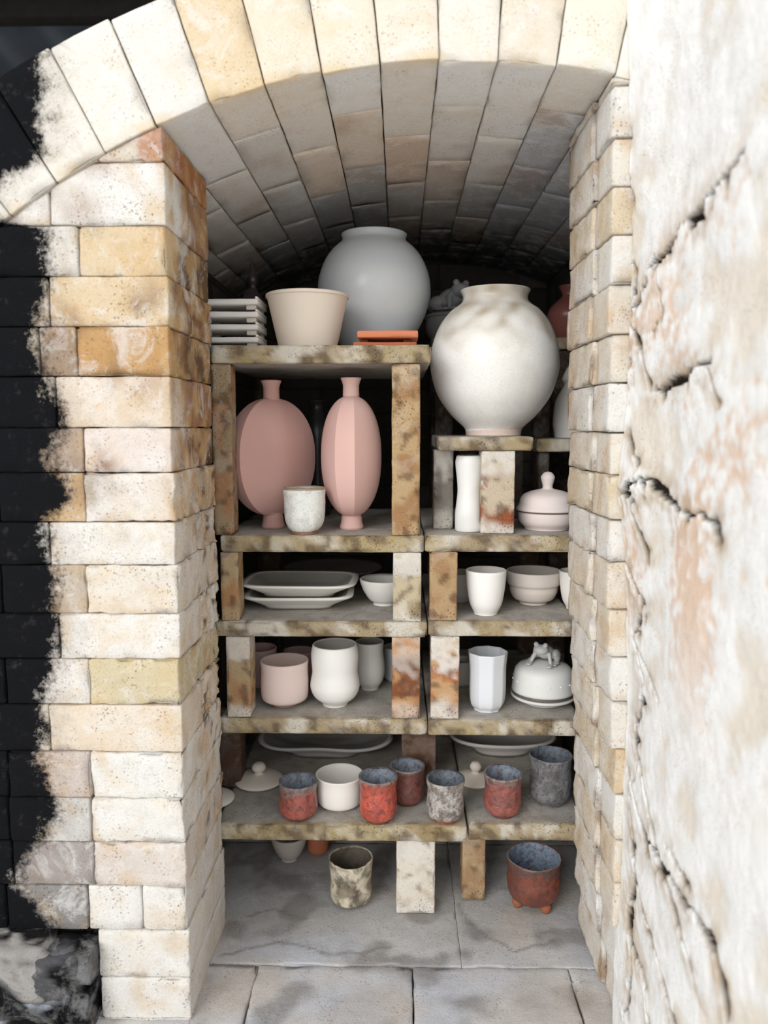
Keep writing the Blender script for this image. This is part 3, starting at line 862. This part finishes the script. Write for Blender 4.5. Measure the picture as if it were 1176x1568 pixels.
# -- shelf three
z = S3t
mb = MB()
xc = wp(460, 915, 1.36).x; yc = 1.370
def dish(mb, cx, cy, cz, R, H, sx, sy, n, oc, ic, rot=0.0, rimw=0.10, wave=0.0, foot=0.60):
    pr = [(0, 0.0006, 'b'), (foot*R, 0.0006, 'b'), (foot*R, 0.0, 'b'), ((foot+0.02)*R, 0.18*H, 'o'), ((foot+.15)*R, .45*H, 'o'), (0.95*R, 0.80*H, 'o'), (1.0*R, 0.88*H, 'o'), (1.0*R, 1.0*H, 'r'), ((1-rimw)*R, 1.0*H, 'r'), ((1-rimw-.03)*R, .92*H, 'i'), ((foot+.05)*R, .42*H, 'i'), ((foot-.1)*R, .36*H, 'i'), (0, .34*H, 'i')]
    O, I = lin(oc), lin(ic)
    lathe(mb, (cx, cy, cz), pr, lambda P, zz, t: I if t == 'i' else O, n=n, sx=sx, sy=sy, rot=rot, seg=72, wave=wave)
dish(mb, xc-0.002, yc, z+0.0006, 0.098, 0.026, 1.0, 0.72, 5, (230, 226, 217), (150, 146, 138), rot=0.03)
dish(mb, xc, yc, z+0.0225, 0.103, 0.026, 1.0, 0.72, 5, (230, 226, 217), (150, 146, 138), rot=-0.03)
mb.build("rectangular_platter_stack", M_WHITE, origin=(xc, yc, z))
vessel("bowl", 588, 880, 933, 74, z, BOWL, colors((230, 226, 218), inside=(195, 190, 182)), M_WHITE, d=1.375)
vessel("serving_plate", 510, 856, 925, 150, z, [(0.4, 0), (0.42, 0.1), (0.7, 0.6), (0.95, 0.93), (1, 1)], colors((120, 112, 105)), M_WHITE, d=1.56)
z = S3t+.002
vessel("cup", 744, 868, 944, 62, z, TAP, colors((236, 233, 227), inside=(195, 188, 180)), M_WHITE)
vessel("bowl", 817, 867, 928, 84, z, [(0.5, 0), (0.5, 0.06), (0.72, 0.16), (0.86, 0.38), (0.88, 0.55), (0.97, 0.66), (1.0, 1.0)], colors((212, 200, 190), inside=(175, 165, 156)), M_BISQ)
vessel("cup", 884, 870, 936, 56, z, TAP, colors((232, 227, 218)), M_WHITE, d=1.34)
vessel("cup", 703, 872, 925, 52, z, TAP, colors((196, 188, 178)), M_BISQ, d=1.40)

# -- shelf four
z = S4t
vessel("pink_cup", 436, 1001, 1095, 73, z, [(0.5, 0), (0.54, 0.06), (0.86, 0.12), (0.97, 0.22), (0.99, 0.5), (0.97, 0.8), (1, 1)], colors((224, 201, 192), inside=(204, 178, 168), foot=(165, 140, 122), footh=0.05), M_BISQ, d=1.315)
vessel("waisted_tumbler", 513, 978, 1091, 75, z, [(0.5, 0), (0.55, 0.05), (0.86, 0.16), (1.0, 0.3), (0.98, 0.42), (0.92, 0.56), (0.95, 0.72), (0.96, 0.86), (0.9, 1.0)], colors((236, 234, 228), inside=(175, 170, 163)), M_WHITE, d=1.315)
vessel("cup", 566, 977, 1062, 46, z, CUPW, colors((222, 217, 208), inside=(150, 145, 138)), M_WHITE, d=1.40)
vessel("cup", 606, 985, 1060, 40, z, STR, colors((170, 172, 174)), M_WHITE, d=1.45)
vessel("pink_cup", 398, 985, 1070, 52, z, STR, colors((206, 170, 161)), M_BISQ, d=1.42)
vessel("pink_cup", 458, 990, 1060, 48, z, STR, colors((192, 158, 150)), M_BISQ, d=1.44)
vessel("faceted_cup", 746, 990, 1093, 62, z, [(0.68, 0), (0.70, 0.04), (0.86, 0.12), (0.92, 0.3), (0.92, 0.7), (0.97, 0.9), (1, 1)], colors((212, 215, 219), inside=(180, 183, 187)), M_SATIN, facet=9, seg=72)
vessel("cup", 706, 1005, 1068, 40, z, STR, colors((196, 193, 188)), M_WHITE, d=1.43)
x = wp(832, 1040, 1.335).x; dd = 1.335; R = 0.056
mb = MB()
fp = [(0, 0.0006), (0.60, 0.0006), (0.62, 0), (0.66, 0.004), (0.95, 0.010), (1.02, 0.013), (1.02, 0.016), (0.90, 0.018), (0.90, 0.022), (1.0, 0.023), (0.985, 0.030), (0.95, 0.048), (0.90, 0.060), (0.78, 0.067), (0.45, 0.072), (0.15, 0.0735), (0, 0.074)]
fp2 = []
for a_, b_ in zip(fp[:-1], fp[1:]):
    fp2 += [a_, ((a_[0]+b_[0])/2, (a_[1]+b_[1])/2)]
fp2.append(fp[-1])
lathe(mb, (x, dd, z+0.0006), [(r*R, zz, 'o') for r, zz in fp2], lambda P, zz, t: lin((210, 209, 204)) if not (0.0165 < zz < 0.0225) else lin((90, 84, 78)), seg=64)
for k in range(16):
    a = 2*math.pi*k/16; rr = 0.965*R
    bx, by, bz = x+rr*math.cos(a), dd+rr*math.sin(a), z+0.044
    mb.brick((bx-0.0012, by-0.0012, bz-0.0012), (bx+0.0012, by+0.0012, bz+0.0012), lin((235, 232, 225)), r=0.0004, seg=0.01, amp=0, chip=0)
jar = mb.build("frog_lidded_jar", M_WHITE, origin=(x, dd, z+0.0006))
fr = frog("frog_finial", x+0.001, dd, z+0.0735, 0.060, -0.5, (186, 186, 182), None)
fr.parent = jar; fr.matrix_parent_inverse = Matrix.Translation((-jar.location[0], -jar.location[1], -jar.location[2]))

# -- shelf five
z = S5t
def lidp(name, px, py, w, z, d, c, kn=True):
    x = wp(px, py, d).x; R = (wp(px+w/2, py, d).x-wp(px-w/2, py, d).x)/2
    pr = [(0, .0006), (0.78, .0006), (0.8, 0), (1.0, 0.004), (1.0, 0.008), (0.8, 0.012), (0.45, 0.016), (0.22, 0.018)]
    if kn: pr += [(0.17, 0.021), (0.27, 0.026), (0.29, 0.032), (0.17, 0.038), (0, 0.039)]
    else: pr += [(0, 0.019)]
    C = lin(c); mb = MB(); lathe(mb, (x, d, z+0.0006), [(r*R, zz, 'o') for r, zz in catmull(pr, 3)], lambda P, zz, t: C)
    mb.build(name, M_BISQ, origin=(x, d, z+0.0006))
lidp("pot_lid", 397, 1212, 72, z, 1.385, (228, 217, 202))
lidp("pot_lid", 326, 1225, 64, z, 1.310, (220, 212, 202), False)
RG = dict(inside=(116, 128, 142), foot=(98, 62, 46), rim=(130, 120, 115))
def redc(b, alt, topc, tf=0.72): return colors(b, alt=alt, altamt=0.7, altscale=60, topc=topc, topfrom=tf, rimh=0.03, footh=0.06, **RG)
CUPR = [(0.62, 0), (0.66, 0.05), (0.88, 0.13), (0.96, 0.32), (0.93, 0.55), (0.92, 0.75), (0.99, 0.93), (1.0, 1.0)]
vessel("red_tea_cup", 457, 1183, 1259, 60, z, CUPR, redc((162, 78, 67), (132, 66, 57), (124, 116, 112), 0.76), M_RED, wob=0.05)
vessel("red_tea_cup", 579, 1176, 1264, 60, z, CUPR, redc((188, 76, 58), (150, 58, 48), (150, 94, 82), 0.95), M_RED, wob=0.05)
vessel("red_tea_cup", 624, 1161, 1236, 54, z, CUPR, redc((116, 64, 58), (90, 52, 49), (100, 80, 75), 0.9), M_RED, wob=0.05)
vessel("speckled_tea_cup", 682, 1179, 1264, 60, z, CUPR, colors((170, 164, 157), inside=(96, 106, 118), foot=(150, 84, 58), rim=(90, 84, 80), alt=(98, 84, 74), altamt=0.7, altscale=60, footh=0.14), M_GREY, wob=0.05)
vessel("white_cup", 520, 1170, 1243, 73, z, [(0.62, 0), (0.64, 0.05), (0.88, 0.12), (0.95, 0.4), (0.96, 0.8), (1, 1)], colors((238, 233, 224), inside=(212, 208, 200)), M_WHITE)
z5 = S5t+.003
vessel("red_tea_cup", 770, 1171, 1255, 60, z5, CUPR, redc((146, 76, 67), (108, 60, 54), (115, 104, 100), 0.84), M_RED, wob=0.05)
vessel("charcoal_cup", 843, 1143, 1238, 66, z5, [(0.6, 0), (0.64, 0.04), (0.9, 0.14), (0.98, 0.3), (0.95, 0.6), (0.93, 0.8), (1, 1)], colors((108, 108, 111), inside=(94, 106, 120), rim=(130, 128, 126), alt=(66, 65, 66), altamt=0.7, altscale=50), M_GREY, wob=0.05)
lidp("pot_lid", 728, 1212, 60, z5, 1.39, (220, 206, 191))
def dobj(name, px0, px1, py, z, d, H, sy, n, oc, ic, wave=0.0, mat=M_WHITE):
    x0_, x1_ = wp(px0, py, d).x, wp(px1, py, d).x; mb = MB()
    dish(mb, (x0_+x1_)/2, d, z+0.0006, (x1_-x0_)/2, H, 1.0, sy, n, oc, ic, rimw=0.06, wave=wave, foot=0.5)
    mb.build(name, mat, origin=((x0_+x1_)/2, d, z+0.0006))
dobj("wavy_platter", 398, 602, 1150, S5t, 1.53, 0.036, 0.55, 3, (204, 201, 197), (150, 146, 140), wave=0.002)
dobj("oval_dish", 688, 850, 1150, z5, 1.53, 0.038, 0.6, 2.3, (212, 205, 198), (156, 150, 144))

# -- floor
vessel("ash_glazed_cup", 537, 1296, 1392, 67, 0.0, [(0.6, 0), (0.68, 0.04), (0.92, 0.12), (0.98, 0.35), (0.94, 0.55), (0.97, 0.8), (1, 1)], colors((204, 193, 168), inside=(80, 72, 62), alt=(106, 93, 72), altamt=0.85, altscale=40, foot=(84, 62, 46), footh=0.08), M_ASH, wob=0.07)
o, x, dd, R, h = vessel("footed_bowl", 817, 1291, 1390, 82, 0.012, [(0.6, 0), (0.72, 0.04), (0.9, 0.16), (0.97, 0.4), (0.97, 0.75), (1, 1)], colors((114, 56, 42), inside=(112, 130, 150), rim=(150, 122, 108), alt=(82, 44, 36), altamt=0.7, topc=(72, 60, 56), topfrom=0.82), M_RED, wob=0.05)
mb = MB()
for k in range(3):
    a = math.radians(-50+120*k); fx, fy = x+math.cos(a)*R*0.6, dd+math.sin(a)*R*0.6
    lathe(mb, (fx, fy, 0.0005), [(0, 0, 'b'), (0.007, 0.0, 'b'), (0.009, 0.004, 'o'), (0.010, 0.010, 'o'), (0.009, 0.0145, 'o'), (0, 0.0165, 'o')], lambda P, zz, t: lin((140, 78, 52)), seg=16)
ft = mb.build("feet", M_BISQ); ft.parent = o; ft.matrix_parent_inverse = Matrix.Translation((-o.location[0], -o.location[1], -o.location[2]))
vessel("bowl", 443, 1285, 1322, 56, 0.0, BOWL, colors((180, 170, 160)), M_BISQ, H=0.05)
vessel("terracotta_cup", 487, 1290, 1310, 34, 0.0, STR, colors((170, 96, 68)), M_BISQ, H=0.05)

# ------------------------------------------------------------------ light
w = bpy.data.worlds.new("sky"); bpy.context.scene.world = w; w.use_nodes = True
bg = w.node_tree.nodes["Background"]; bg.inputs[0].default_value = (0.93, 0.965, 1.0, 1); bg.inputs[1].default_value = 1.45
sd_ = bpy.data.lights.new("sun", 'SUN'); sd_.energy = 2.0; sd_.angle = math.radians(35); sd_.color = (1.0, 0.99, 0.975)
so = bpy.data.objects.new("sun", sd_); bpy.context.collection.objects.link(so)
so.rotation_euler = Vector((0.58, 1.0, -0.46)).to_track_quat('-Z', 'Y').to_euler()
so.location = (-1, -3, 3)
sc = bpy.context.scene
sc.view_settings.view_transform = 'Standard'
sc.view_settings.exposure = -0.08
sc.view_settings.gamma = 1.17
